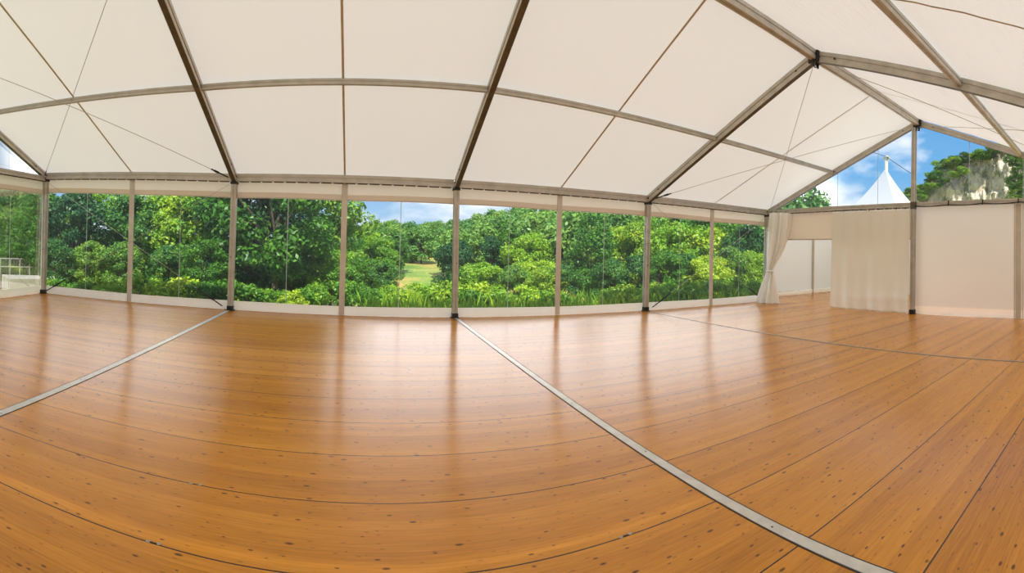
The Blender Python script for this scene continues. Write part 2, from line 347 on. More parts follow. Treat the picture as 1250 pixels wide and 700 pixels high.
# ridge connectors
for i in range(5):
    x, y, z = RIDGE[i]; s = empty('ridge_bracket', (x, y, z))
    m_ = MB(); m_.box(x - .10, x + .10, y - .115, y + .115, z - .125, z + .085); m_.build('steel_knuckle', M['black'], s, bevel=.012)
    m_ = MB(); m_.tube([(x - .03 + .05 * math.cos(a_ * math.pi / 6), y, z - .16 + .045 * math.sin(a_ * math.pi / 6)) for a_ in range(13)], .011, 6); m_.build('hook', M['black'], s)
    m_ = MB(); m_.cyl((x + .06, y), .022, z - .2, z - .1, 10); m_.build('pin', M['black'], s)
    tag(s, ['black ridge bracket at the left gable peak', 'black ridge bracket on the first inner rafter pair', 'black ridge bracket overhead on the second inner rafter pair', 'black ridge bracket with hook where the long ridge beam meets the rafters', 'black ridge bracket on top of the right gable post'][i], 'bracket', 'ridge brackets')

# gable posts and gable beams
def gpost(x, y, top, lab):
    s = empty('gable_post', (x, y, 0))
    m_ = MB(); m_.extr((x, y, .015), (x + .03, y, top), prof(.105, .13, .013), (1, 0, 0)); m_.build('upright', M['alu'], s)
    m_ = MB(); m_.box(x - .085, x + .085, y - .085, y + .085, 0, .012); m_.box(x - .075, x + .075, y - .066, y + .066, .0121, .12); m_.build('base_shoe', M['black'], s, bevel=.006)
    m_ = MB(); m_.box(x - .06, x + .09, y - .06, y + .06, 2.80, 2.99); m_.build('clamp', M['alu_dark'], s, bevel=.006)
    return tag(s, lab, 'post', 'gable posts')
GY = -5.155
gpost(14.685, GY, 5.0, 'tall aluminium gable post from the floor up to the right roof peak')
gpost(-5.07, -5.4, 5.27, 'tall aluminium gable post from the floor up to the left roof peak')
GB = [(14.72, .06, 2.905), (14.70, GY, 2.912), (14.70, -10.87, 2.95)]
beam('gable_beam', GB[0], GB[1], .1, .13, 'aluminium cross beam above the doorway and hanging curtain', 'beam', 'gable cross beams', (-1, 0, 0))
beam('gable_beam', GB[1], GB[2], .1, .13, 'aluminium cross beam above the solid white panels with black cable', 'beam', 'gable cross beams')
GL = [(-5.09, -.08, 3.10), (-5.09, -5.4, 3.12), (-5.09, -10.86, 3.14)]
beam('gable_beam', GL[0], GL[1], .1, .13, 'aluminium cross beam of the left gable next to the corner post', 'beam', 'gable cross beams', (1, 0, 0))
beam('gable_beam', GL[1], GL[2], .1, .13, 'aluminium cross beam of the left gable farther from the window wall', 'beam', 'gable cross beams', (1, 0, 0))

# roof sheets
def sheet(i, far, lab):
    A = FAR if far else EAVE
    off = .105
    a, b_, c_, d_ = [Vector(p) + Vector((0, 0, off)) for p in (A[i], A[i + 1], RIDGE[i + 1], RIDGE[i])]
    sgn = -1 if far else 1
    ph = i * 3.1 + (7 if far else 0)
    def fn(u, t_):
        p = a.lerp(b_, u).lerp(d_.lerp(c_, u), t_)
        sag = -.035 * math.sin(math.pi * u) * math.sin(math.pi * t_)
        rip = .006 * math.sin(t_ * 60 + 3 * math.sin(u * 5 + ph)) * math.sin(math.pi * t_) if far else 0
        return p + Vector((0, 0, max(sag, -.015) + rip))
    m_ = MB(); m_.grid(fn, 40, 80 if far else 30)
    o_ = m_.build('ceiling', M['roof_wrinkle' if far else 'roof'], smooth=True)
    m_ = MB()
    for k in range(30):
        t0, t1 = k / 30, (k + 1) / 30
        w2 = .02 / 5
        m_.quad(*[Vector(fn(.5 + s_ * w2, t_)) - Vector((0, 0, .006)) for s_, t_ in ((-1, t0), (1, t0), (1, t1), (-1, t1))])
    m_.build('seam_strip', M['seam_pale' if i == 3 else 'seam'], o_)
    return tag(o_, lab, 'tent roof', 'roof membranes', 'structure')
for i in range(4):
    sheet(i, False, 'cream roof membrane on the window side in the ' + BAYN[i])
    sheet(i, True, 'cream roof membrane on the slope beyond the ridge in the ' + BAYN[i])

# window walls
PANES = ['first', 'second', 'third', 'fourth', 'fifth', 'sixth', 'seventh', 'eighth']
def vpanel(p0, p1, z0, z1, nrm, thick=.004):
    m_ = MB(); p0 = Vector(p0); p1 = Vector(p1); q = Vector(nrm) * thick
    n_ = 14
    def f1(u, t_): return p0.lerp(p1, u) + Vector((0, 0, z0(u) + (z1(u) - z0(u)) * t_)) 
    m_.grid(f1, n_, 6); return m_
def window_bay(name, A, B, zA, zB, nrm, labs, lab, solid=False):
    """A,B floor ends of the bay at the wall plane; zA,zB height of the eave beam's underside at both ends"""
    A = Vector((*A, 0)); B = Vector((*B, 0)); nn = Vector(nrm)
    top = lambda u: zA + (zB - zA) * u + .02
    val = lambda u: top(u) - .395 + .008 * math.sin(u * 9)
    sk = lambda u: .205 + .006 * math.sin(u * 7 + 1)
    s = empty(name, A.lerp(B, .5))
    vpanel(A, B, val, top, nn).build('valance', M['valance'], s, smooth=True)
    m_ = MB()
    m_.grid(lambda u, t_: A.lerp(B, u) - nn * .004 + Vector((0, 0, val(u) + .005 + .02 * t_)), 14, 1); m_.build('valance_hem', M['strip_tan'], s)
    m_ = MB(); m_.grid(lambda u, t_: A.lerp(B, u) - nn * (.003 + .004 * math.sin(u * 30) ** 2) + Vector((0, 0, val(u) + .022 + .11 * t_)), 40, 1); m_.build('double_band', M['band'], s, smooth=True)
    q = vpanel(A - nn * .03, B - nn * .03, lambda u: .004, sk, nn); q.build('skirt', M['skirt'], s, smooth=True)
    mid = A.lerp(B, .5); hw = (B - A).normalized() * .062
    for k, (u0, u1) in enumerate(((0, .5), (.5, 1))):
        a_, b_ = A.lerp(B, u0), A.lerp(B, u1)
        z0 = lambda u, u0=u0, u1=u1: sk(u0 + (u1 - u0) * u) - .01
        z1 = lambda u, u0=u0, u1=u1: val(u0 + (u1 - u0) * u) + .01
        p = vpanel(a_ + nn * .004, b_ + nn * .004, z0, z1, nn).build('clear_pane', M['vinyl'], s, smooth=True)
        w_ = a_.lerp(b_, .5); e_ = (b_ - a_).normalized() * .007
        m_ = MB(); m_.quad(w_ - e_ - nn * .002 + Vector((0, 0, z0(.5))), w_ + e_ - nn * .002 + Vector((0, 0, z0(.5))), w_ + e_ - nn * .002 + Vector((0, 0, z1(.5))), w_ - e_ - nn * .002 + Vector((0, 0, z1(.5))))
        m_.build('weld_seam', M['weld'], p)
    m_ = MB(); a_, b_ = mid - hw, mid + hw
    q_ = nn * .035; lo = Vector((0, 0, .01)); hi = Vector((0, 0, top(.5)))
    n0 = len(m_.v); m_.v += [tuple(x) for x in (a_ - q_ + lo, b_ - q_ + lo, b_ - q_ + hi, a_ - q_ + hi, a_ + lo, b_ + lo, b_ + hi, a_ + hi)]
    m_.f += [tuple(n0 + j for j in fq) for fq in ((0, 1, 2, 3), (4, 7, 6, 5), (0, 4, 5, 1), (1, 5, 6, 2), (2, 6, 7, 3), (3, 7, 4, 0))]
    m_.build('centre_strip', M['strip'], s, bevel=.004)
    return tag(s, lab, 'window wall', 'clear vinyl window walls', 'structure')
WY = .085
for i in range(4):
    window_bay('window_%d' % (i + 1), (BASE[i][0], BASE[i][1] + WY), (BASE[i + 1][0], BASE[i + 1][1] + WY), EAVE[i][2] - .06, EAVE[i + 1][2] - .06, (0, 1, 0), None,
               'clear vinyl window wall with white skirt in the ' + BAYN[i])
window_bay('window_5', (-5.16, -.1), (-5.16, -5.4), 3.05, 3.06, (-1, 0, 0), None, 'clear vinyl window wall of the left gable next to the corner post')
window_bay('window_6', (-5.16, -5.4), (-5.16, -10.86), 3.06, 3.08, (-1, 0, 0), None, 'clear vinyl window wall of the left gable farther from the corner post')
# back wall behind the viewpoint (plain white sheets)
def back_top(x):
    for a_, b_ in zip(FAR, FAR[1:]):
        if x <= b_[0]: return a_[2] + (b_[2] - a_[2]) * (x - a_[0]) / (b_[0] - a_[0]) + .13
    return FAR[4][2] + .13
m_ = MB(); m_.grid(lambda u, t_: (XL - .08 + (XR - XL + .16) * u, YB + .01 - .03 * t_, .004 + back_top(XL - .08 + (XR - XL + .16) * u) * t_), 40, 6)
tag(m_.build('wall_back', M['pvc'], smooth=True), 'plain white tent wall behind the viewpoint', 'wall', kind='structure')

# clear gable triangles
def gable_glass(name, x, yA, yM, yB, zb, top, lab):
    s = empty(name, (x, yM, zb))
    for (y0, y1) in ((yA, yM), (yM, yB)):
        m_ = MB(); m_.grid(lambda u, t_: (x, y0 + (y1 - y0) * u, zb + (max(top(y0 + (y1 - y0) * u) - zb, .01)) * t_), 20, 6); p = m_.build('clear_pane', M['vinyl'], s, smooth=True)
        for k in (.27, .52, .78):
            y = y0 + (y1 - y0) * k; m_ = MB(); m_.quad((x - .003, y - .007, zb), (x - .003, y + .007, zb), (x - .003, y + .007, top(y)), (x - .003, y - .007, top(y))); m_.build('weld_seam', M['weld'], p)
    return tag(s, lab, 'gable window', None, 'structure')
def topR(y):
    a, b_, c_ = EAVE[4], RIDGE[4], FAR[4]
    return (a[2] + (b_[2] - a[2]) * (y - a[1]) / (b_[1] - a[1]) if y > b_[1] else b_[2] + (c_[2] - b_[2]) * (y - b_[1]) / (c_[1] - b_[1])) + .05
def topL(y):
    a, b_, c_ = EAVE[0], RIDGE[0], FAR[0]
    return (a[2] + (b_[2] - a[2]) * (y - a[1]) / (b_[1] - a[1]) if y > b_[1] else b_[2] + (c_[2] - b_[2]) * (y - b_[1]) / (c_[1] - b_[1])) + .05
gable_glass('window_7', 14.79, .06, GY, -10.86, 2.93, topR, 'clear triangular window over the right gable showing sky and cliff')
gable_glass('window_8', -5.15, -.1, -5.4, -10.84, 3.1, topL, 'clear triangular window over the left gable showing sky')

# right gable solid wall
s = empty('wall_right', (14.78, -8, 0))
m_ = MB(); m_.grid(lambda u, t_: (14.775 + .012 * math.sin(u * 8) * math.sin(t_ * 3), GY - .02 + (-10.86 - GY) * u, .19 + 2.7 * t_), 30, 14); m_.build('wall_sheet', M['pvc'], s, smooth=True)
m_ = MB(); m_.grid(lambda u, t_: (14.755, GY - .02 + (-10.86 - GY) * u, .004 + .2 * t_), 30, 2); m_.build('skirt', M['skirt'], s)
m_ = MB(); m_.box(14.735, 14.754, -8.08, -7.94, .01, 2.86); m_.build('seam_strip', M['strip_tan'], s, bevel=.004)
for dy in (-.115, .095): 
    m_ = MB(); m_.box(14.752, 14.757, -8.02 + dy, -7.99 + dy, .01, 2.86); m_.build('seam_edge', M['strip'], s)
tag(s, 'solid white tent wall with tan seam right of the gable post', 'wall', kind='structure')
# header sheet above the doorway
m_ = MB(); m_.grid(lambda u, t_: (14.775 + .006 * math.sin(u * 40), .05 + (GY - .05) * u, 1.99 + .9 * t_), 60, 6)
hd = m_.build('wall_header', M['valance'], smooth=True); tag(hd, 'white fabric header strip above the open doorway', 'wall', kind='structure')
m_ = MB(); m_.box(14.764, 14.769, GY, .05, 1.99, 2.025); m_.build('hem', M['strip_tan'], hd)

# curtains
def flat_curtain():
    s = empty('door_curtain', (14.58, -3.85, 0))
    def fn(u, t_):
        y = -2.62 + (-5.10 + 2.62) * u - .03 * (1 - t_) * (1 - u) * -1
        hem = .012 + .016 * max(0, math.sin(u * 23 + 1)) ** 3 + .012 * max(0, math.sin(u * 41)) ** 6
        z = hem + (2.80 - hem) * t_
        amp = .03 + .035 * (1 - t_)
        x = 14.60 - .02 * (1 - t_) + amp * (math.sin(u * 17 + .6 * math.sin(t_ * 3)) * .6 + math.sin(u * 39 + 2) * .3)
        x += -.025 * math.exp(-((t_ - .13) / .05) ** 2) * (.3 + .7 * u)
        x -= .10 * math.exp(-((1 - t_) * 0 + u / .07)) * .4
        return (x, y, z)
    m_ = MB(); m_.grid(fn, 110, 60); o_ = m_.build('cloth', M['curtain'], s, smooth=True)
    sol = o_.modifiers.new('t', 'SOLIDIFY'); sol.thickness = .006
    for k in range(9): 
        y = -2.72 - k * .28; m_ = MB(); m_.tube([(14.615 + .025 * math.cos(a_), y, 2.815 + .03 * math.sin(a_)) for a_ in [j * math.pi / 5 for j in range(11)]], .006, 6); m_.build('hanging_ring', M['black'], s)
    return tag(s, 'drawn cream curtain hanging straight beside the gable post', 'curtain', 'doorway curtains')
flat_curtain()
def tied_curtain():
    # rows: (photo y, left x, right x) read at 15.3 m
    rows = [(260.5, 939, 967), (275, 938, 965.5), (292, 937, 962), (306, 936.5, 957), (318, 936, 951), (327, 935.5, 945.5), (331, 935.5, 944.5), (338, 933.5, 946.5), (347, 930, 948), (357, 926.5, 949.5), (366, 923.5, 950.5), (370, 923, 951)]
    D0 = 15.35
    s = None; N_ = 90; pts = []
    for r, (y, x0, x1) in enumerate(rows):
        c0, c1 = at(x0, y, D0), at(x1, y, D0)
        half = (c1 - c0) / 2; cen = (c0 + c1) / 2; fw = (CAM - cen); fw.z = 0; fw.normalize()
        wd = half.length; pts.append((cen, half, fw, wd))
    zb = pts[-1][0].z
    def fn(u, t_):
        r = t_ * (len(rows) - 1); i0 = min(int(r), len(rows) - 2); f_ = r - i0; f_ = f_
        a_, b_ = pts[i0], pts[i0 + 1]
        cen = a_[0].lerp(b_[0], f_); half = a_[1].lerp(b_[1], f_); fw = a_[2]; wd = a_[3] + (b_[3] - a_[3]) * f_
        ang = u * 2 * math.pi
        fold = math.sin(ang * 9 + 1.2 * math.sin(t_ * 4)) * (.30 if t_ < .5 else .24) + .12 * math.sin(ang * 5 + 2 + t_ * 5)
        rad = 1 - .27 + fold
        depth = .55 * min(wd, .3) + .09
        p = cen + half * (math.cos(ang) * rad) + fw * (math.sin(ang) * rad * depth)
        p.z = cen.z
        p.z = max(p.z - max(zb, 0) * 0, .006)
        return p
    s = empty('tied_curtain', (pts[-1][0].x, pts[-1][0].y, 0))
    m_ = MB(); m_.grid(fn, 132, 66); o_ = m_.build('cloth', M['drape'], s, smooth=True)
    c0 = pts[6]
    m_ = MB(); m_.tube([c0[0] + c0[1] * (1.02 * math.cos(j * math.pi / 12)) + c0[2] * (.17 * math.sin(j * math.pi / 12)) for j in range(25)], .022, 8); m_.build('tie_band', M['drape'], s)
    c0 = pts[0]
    for k in range(5):
        p = c0[0] + c0[1] * (-.8 + .4 * k); m_ = MB(); m_.tube([p + Vector((0, .025 * math.cos(a_), .03 + .03 * math.sin(a_))) for a_ in [j * math.pi / 5 for j in range(11)]], .006, 6); m_.build('hanging_ring', M['black'], s)
    return tag(s, 'gathered cream curtain tied back at the right corner of the window wall', 'curtain', 'doorway curtains')
tied_curtain()

# black cable along the gable beam
s = empty('power_cable', (14.62, -7, 2.87))
pts = []
for k in range(60):
    u = k / 59; y = GY - .07 + (-10.8 - GY) * u; sag = abs(math.sin(u * math.pi * 6)) * .03
    pts.append((14.632, y, 2.875 - sag + .06 * u))
m_ = MB(); m_.tube(pts, .012, 8); m_.build('lead', M['black'], s)
for k in range(7):
    u = k / 6; y = GY - .1 + (-10.7 - GY) * u; m_ = MB(); m_.box(14.625, 14.64, y - .012, y + .012, 2.84 + .06 * u, 2.99); m_.build('cable_tie', M['black'], s)
tag(s, 'black power cable tied along the beam above the solid white wall', 'cable')

# brace wires
def wire(a, b, lab, r=.006, buckle=None, ends=None):
    a = Vector(a); b = Vector(b); s = empty('brace_wire', a)
    m_ = MB(); m_.tube([a, a.lerp(b, .5) - Vector((0, 0, .015)), b], r, 6); m_.build('steel_rope', M['wire'], s)
    if buckle:
        L_ = (b - a).length
        for q_, (u0, u1, rr_) in enumerate(buckle):
            m_ = MB(); m_.tube([a + (b - a) * (u0 / L_), a + (b - a) * (u1 / L_)], rr_, 8); m_.build('tension_rod' if q_ == 0 else 'turnbuckle', M['black'], s)
    return tag(s, lab, 'wire', 'diagonal brace wires')
dn = Vector((0, 0, -.14))
tb = [(.05, .5, .016), (.3, .42, .026)]
def V(p, dx=0, dy=0, dz=0): return Vector(p) + Vector((dx, dy, dz))
wire(V(EAVE[0], .06, -.14, .02), V(RIDGE[1], -.08, .08, -.12), 'brace wire rising from the left corner post across the roof of the leftmost bay', buckle=[(.03, .3, .014)])
wire(V(EAVE[1], -.09, -.1, .0), V(RIDGE[0], .08, .08, -.12), 'brace wire running up leftward from the first inner post', buckle=tb)
wire(V(EAVE[3], .1, -.1, .02), V(RIDGE[4], -.1, .1, -.11), 'brace wire from the third inner post up toward the right gable peak', buckle=tb)
wire(V(EAVE[4], -.06, -.16, .04), V(RIDGE[3], .03, .08, -.13), 'brace wire from the dark ridge bracket down to the right corner')
wire(V(FAR[4], -.08, .12, .0), V(RIDGE[3], .12, -.05, -.12), 'brace wire running right from the dark ridge bracket beyond the ridge')
wire(V(FAR[3], .1, .12, .0), V(RIDGE[4], -.05, -.08, -.10), 'brace wire from the right gable peak to the slope beyond the ridge')
tb2 = [(.05, .75, .015), (.3, .5, .022)]
def bw(a, b, lab, bk): wire(a, b, lab, buckle=bk, r=.0045)
bw((BASE[0][0] + .12, -.16, .07), (EAVE[1][0] - .1, -.12, 2.82), 'wall brace wire from the foot of the left corner post', tb2)
bw((BASE[1][0] - .12, -.15, .07), (EAVE[0][0] + .1, -.14, 3.0), 'wall brace wire from the foot of the first inner post', tb2)
bw((BASE[3][0] + .12, -.1, .07), (EAVE[4][0] - .12, -.02, 2.76), 'wall brace wire from the foot of the third inner post', tb2)
bw((BASE[4][0] - .25, -.02, .07), (EAVE[3][0] + .1, -.09, 2.80), 'wall brace wire running down to the right corner', tb2)

# floor latches
for k, (x, y, lab) in enumerate(((1.87, -8.33, 'small steel latch in the floor boards near the lower left corner'), (1.87, -7.67, 'small steel latch in the floor boards left of centre, the farther one'), (4.31, -8.33, 'small steel latch in the floor boards beside the long strip'))):
    s = empty('floor_latch', (x, y, 0)); 
    for dx in (-.03, .03): m_ = MB(); m_.cyl((x + dx, y + dx * .1), .012, .0, .003, 12); m_.build('pin_head', M['alu_worn'], s)
    m_ = MB(); m_.box(x - .03, x + .03, y - .003, y + .003, .0005, .002); m_.build('slot', M['gap'], s)
    tag(s, lab, 'latch', 'floor panel latches')

# ------------------------------------------------------------------ linking tent and pagoda beyond the doorway
s = empty('linking_tent', (17.4, 1.0, 0))
m_ = MB(); m_.grid(lambda u, t_: (15.85 + 4.25 * u, 1.0, .16 + 2.6 * t_), 20, 6); m_.build('side_wall', M['pvc'], s)
m_ = MB(); m_.box(15.85, 20.1, .93, .985, .0, .15); m_.build('skirting', M['skirt'], s, bevel=.01)
for x in (16.0, 18.45): 
    m_ = MB(); m_.box(x - .03, x + .03, .9, .975, .0, 2.75); m_.build('seam_post', M['strip_tan'], s)
m_ = MB(); m_.grid(lambda u, t_: (14.86 + 5.3 * u, .12 + .93 * min(1, u * 5.3) * (1 - t_) - 5.37 * t_, 2.76 + .04 * math.sin(math.pi * t_)), 20, 10); m_.build('roof', M['pvc'], s)
m_ = MB(); m_.grid(lambda u, t_: (14.9 + 5.2 * u, -5.3, .0 + 2.78 * t_), 10, 6); m_.build('side_wall', M['pvc'], s)
m_ = MB(); m_.grid(lambda u, t_: (20.08, 1.0 - 6.3 * u, .0 + 2.76 * t_), 10, 6); m_.build('end_wall', M['pvc'], s)
tag(s, 'white linking tent seen through the open doorway', 'tent')

PC = at(1080, 300, 23.5); px_, py_ = PC.x, PC.y
s = empty('pagoda_tent', (px_, py_, 0)); H0, H1, RW = 2.55, 5.75, 2.9
def pag(u, t_):
    a_ = u * 4; k = int(a_) % 4; f_ = a_ - int(a_)
    cs = [(-1, -1), (1, -1), (1, 1), (-1, 1), (-1, -1)]
    x = cs[k][0] + (cs[k + 1][0] - cs[k][0]) * f_; y = cs[k][1] + (cs[k + 1][1] - cs[k][1]) * f_
    r = (1 - t_); h = H0 + (H1 - H0) * (.42 * t_ + .58 * t_ ** 2.6)
    return (px_ + x * RW * r, py_ + y * RW * r, h)
m_ = MB(); m_.grid(pag, 40, 16); m_.build('peaked_roof', membrane('pagoda_membrane', (.47, .48, .50), (.16, .17, .18), 1, .1), s)
m_ = MB()
for sx_, sy_ in ((-1, -1), (1, -1), (1, 1), (-1, 1)):
    mm = MB(); mm.box(px_ + sx_ * (RW - .06) - .05, px_ + sx_ * (RW - .06) + .05, py_ + sy_ * (RW - .06) - .05, py_ + sy_ * (RW - .06) + .05, -.3, H0); mm.build('leg', M['alu'], s)
m_ = MB(); m_.cyl((px_, py_), .05, H1 - .35, H1 + .35, 8); m_.build('finial', M['strip'], s)
for sy_ in (-1, 1): m_ = MB(); m_.grid(lambda u, t_: (px_ - RW + 2 * RW * u, py_ + sy_ * (RW - .02), -.25 + (H0 + .25) * t_), 4, 4); m_.build('side_wall', M['pvc'], s)
m_ = MB(); m_.grid(lambda u, t_: (px_ + RW - .02, py_ - RW + 2 * RW * u, -.25 + (H0 + .25) * t_), 4, 4); m_.build('side_wall', M['pvc'], s)
tag(s, 'white peaked pagoda tent behind the right gable', 'tent')
# utility pole and line behind it
PP = at(1081, 300, 33)
s = empty('utility_pole', (PP.x, PP.y, -.6)); m_ = MB(); m_.tube([(PP.x, PP.y, -.6), (PP.x, PP.y, at(1081, 190, 33).z)], [.16, .11], 10); m_.build('shaft', mottled('pale_concrete', (.55, .5, .46), (.62, .58, .53), 3, .8), s)
zt = at(1081, 193, 33).z; m_ = MB(); m_.box(PP.x - .1, PP.x + .1, PP.y - .22, PP.y + .22, zt - .06, zt + .06); m_.build('cross_arm', M['alu'], s)
tag(s, 'slim pale utility pole rising above the pagoda tent', 'pole')
s = empty('overhead_line', PP); m_ = MB(); q0, q1, q2 = at(1040, 178, 36), at(1081, 191, 33), at(1118, 216, 30)
m_.tube([q0, q1, q2], .02, 6); m_.build('line', M['black'], s); tag(s, 'thin dark overhead line crossing the utility pole', 'cable')

# ------------------------------------------------------------------ land outside
def sm(a, b, x): t_ = min(1, max(0, (x - a) / (b - a))); return t_ * t_ * (3 - 2 * t_)
def terr(x, y):
    d = math.hypot(x - CAM.x, y - CAM.y)
    out = max(0, y - 1.5, (-5.5 - x), (x - 26))
    h = -.36 - 1.35 * sm(1, 12, out) + 1.2 * sm(16, 30, out) 
    h += (2.6 + 3.6 * sm(0, 40, x)) * sm(30, 85, out)
    if x > 26: h += 2 * sm(28, 50, out)
    return h + (.12 * noise.noise((x * .2, y * .2, 0)) if out > 1 else 0)
def gmat():
    m_ = mat('meadow', (.1, .16, .03), .9); n, l, b = nodes(m_)
    t = n.new('ShaderNodeTexCoord')
    a_ = n.new('ShaderNodeTexNoise'); a_.inputs['Scale'].default_value = .22; a_.inputs['Detail'].default_value = 6; l.new(t.outputs['Object'], a_.inputs['Vector'])
    b2 = n.new('ShaderNodeTexNoise'); b2.inputs['Scale'].default_value = 5; b2.inputs['Detail'].default_value = 4; l.new(t.outputs['Object'], b2.inputs['Vector'])
    mm = n.new('ShaderNodeMath'); mm.operation = 'MULTIPLY_ADD'; l.new(b2.outputs['Fac'], mm.inputs[0]); mm.inputs[1].default_value = .5; l.new(a_.outputs['Fac'], mm.inputs[2])
    r = n.new('ShaderNodeValToRGB'); l.new(mm.outputs[0], r.inputs[0]); e = r.color_ramp.elements
    e[0].position = .5; e[0].color = (.05, .13, .015, 1); e[1].position = .86; e[1].color = (.46, .30, .09, 1); q = e.new(.72); q.color = (.17, .27, .03, 1)
    l.new(r.outputs[0], b.inputs['Base Color']); return m_
M['ground'] = gmat()
m_ = MB(); m_.grid(lambda u, t_: (lambda x, y: (x, y, terr(x, y)))(-110 + 260 * u, -40 + 190 * t_), 130, 95)
tag(m_.build('ground', M['ground'], smooth=True), 'grassy land sloping into the valley outside the tent', 'ground', kind='structure')

# ------------------------------------------------------------------ plants
def leafmat(name, ca, cb, cc):
    m_ = bpy.data.materials.new(name); m_.use_nodes = True; n = m_.node_tree.nodes; l = m_.node_tree.links; n.clear()
    t = n.new('ShaderNodeTexCoord'); oi = n.new('ShaderNodeObjectInfo')
    a_ = n.new('ShaderNodeTexNoise'); a_.inputs['Scale'].default_value = 1.3; a_.inputs['Detail'].default_value = 5; a_.inputs['Roughness'].default_value = .7; l.new(t.outputs['Object'], a_.inputs['Vector'])
    mm = n.new('ShaderNodeMath'); mm.operation = 'MULTIPLY_ADD'; l.new(oi.outputs['Random'], mm.inputs[0]); mm.inputs[1].default_value = .34; l.new(a_.outputs['Fac'], mm.inputs[2])
    r = n.new('ShaderNodeValToRGB'); l.new(mm.outputs[0], r.inputs[0]); e = r.color_ramp.elements
    e[0].position = .46; e[0].color = (*ca, 1); e[1].position = .88; e[1].color = (*cc, 1); q = e.new(.66); q.color = (*cb, 1)
    d = n.new('ShaderNodeBsdfDiffuse'); l.new(r.outputs[0], d.inputs[0])
    tr = n.new('ShaderNodeBsdfTranslucent'); l.new(r.outputs[0], tr.inputs[0])
    g = n.new('ShaderNodeBsdfGlossy'); g.inputs['Roughness'].default_value = .45
    m1 = n.new('ShaderNodeMixShader'); m1.inputs[0].default_value = .25; l.new(d.outputs[0], m1.inputs[1]); l.new(tr.outputs[0], m1.inputs[2])
    m2 = n.new('ShaderNodeMixShader'); m2.inputs[0].default_value = .025; l.new(m1.outputs[0], m2.inputs[1]); l.new(g.outputs[0], m2.inputs[2])
    o = n.new('ShaderNodeOutputMaterial'); l.new(m2.outputs[0], o.inputs[0]); return m_
M['leaf'] = leafmat('leaves_green', (.04, .15, .015), (.13, .31, .022), (.36, .50, .03))
M['leaf_bright'] = leafmat('leaves_yellow_green', (.09, .25, .015), (.22, .41, .022), (.44, .56, .03))
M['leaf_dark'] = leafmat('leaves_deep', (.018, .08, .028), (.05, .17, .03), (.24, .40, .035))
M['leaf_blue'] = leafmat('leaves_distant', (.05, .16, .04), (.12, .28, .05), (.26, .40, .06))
M['bark'] = mottled('bark', (.06, .045, .03), (.13, .10, .07), 8, .9)

def leaf_mesh(name, clumps, per, size, seed, mtl):
    rng = np.random.default_rng(seed); V_ = []; 
    cs = np.array([c[:3] for c in clumps]); rs = np.array([c[3] for c in clumps])
    idx = np.repeat(np.arange(len(cs)), [int(per * (r / rs.mean()) ** 2) for r in rs])
    k = len(idx)
    dr = rng.normal(size=(k, 3)); dr /= np.linalg.norm(dr, axis=1)[:, None]
    rad = rs[idx] * (.55 + .5 * rng.random(k)) 
    p = cs[idx] + dr * rad[:, None] * np.array([1, 1, .75])
    nrm = dr * .8 + rng.normal(size=(k, 3)) * .55 + np.array([0, 0, .45]); nrm /= np.linalg.norm(nrm, axis=1)[:, None]
    a = np.cross(nrm, rng.normal(size=(k, 3))); a /= np.linalg.norm(a, axis=1)[:, None]; b = np.cross(nrm, a)
    sz = size * (.6 + .8 * rng.random(k))[:, None]
    vs = np.stack([p + a * sz, p + b * sz * .55 - nrm * sz * .12, p - a * sz, p - b * sz * .55 - nrm * sz * .12], 1).reshape(-1, 3)
    me = bpy.data.meshes.new(name)
    fs = np.arange(4 * k).reshape(-1, 4)
    me.vertices.add(4 * k); me.vertices.foreach_set('co', vs.ravel()); me.loops.add(4 * k); me.loops.foreach_set('vertex_index', fs.ravel())
    me.polygons.add(k); me.polygons.foreach_set('loop_start', np.arange(0, 4 * k, 4)); me.polygons.foreach_set('loop_total', np.full(k, 4)); me.update(calc_edges=True)
    me.materials.append(mtl); return me
def crown_clumps(seed, rx, z0, z1, nclump, r, dense=False):
    rg = random.Random(seed); out = []
    for _ in range(nclump):
        a_ = rg.uniform(0, 2 * math.pi); q = rg.random() ** .5; zz = rg.uniform(-1, 1)
        w_ = math.sqrt(max(0, 1 - abs(zz) ** 2.2)); w_ = w_ if zz > 0 else (w_ * .5 + .5 * (1 - zz * zz * .5))
        out.append((math.cos(a_) * rx * w_ * (.35 + .65 * q), math.sin(a_) * rx * w_ * (.35 + .65 * q), (z0 + z1) / 2 + zz * (z1 - z0) / 2, r * rg.uniform(.7, 1.3)))
    return out
def trunk_mesh(name, clumps, h0, r0, seed):
    rg = random.Random(seed); m_ = MB(); fork = h0
    m_.tube([(0, 0, -.4), (.05, 0, h0 * .5), (0, .05, h0), (.1, -.05, h0 * 1.6)], [r0 * 1.25, r0, r0 * .85, r0 * .4], 8)
    for c in rg.sample(clumps, min(16, len(clumps))):
        b = Vector((0, 0, h0 * rg.uniform(.7, 1.25))); e_ = Vector(c[:3]); mid = b.lerp(e_, .5) + Vector((0, 0, .12 * (e_ - b).length))
        m_.tube([b, mid, e_], [r0 * .5, r0 * .3, r0 * .1], 6)
    me = bpy.data.meshes.new(name); me.from_pydata(m_.v, [], m_.f); me.update(); me.materials.append(M['bark']); return me
KIND = {}
def kind(key, H, rx, z0, ncl, r, per, size, seed, mtl, h0, r0):
    cl = crown_clumps(seed, rx, z0, H - r * .8, ncl, r)
    KIND[key] = (H, leaf_mesh(key + '_leaves', cl, per, size, seed, M[mtl]), trunk_mesh(key + '_wood', cl, h0, r0, seed))
kind('broad', 8.0, 3.0, 1.6, 66, .85, 210, .125, 1, 'leaf', 2.2, .17)
kind('broad2', 8.0, 2.6, 1.2, 64, .8, 205, .12, 2, 'leaf', 2.0, .15)
kind('bushy', 6.0, 2.6, .6, 52, .8, 180, .12, 3, 'leaf_bright', 1.0, .11)
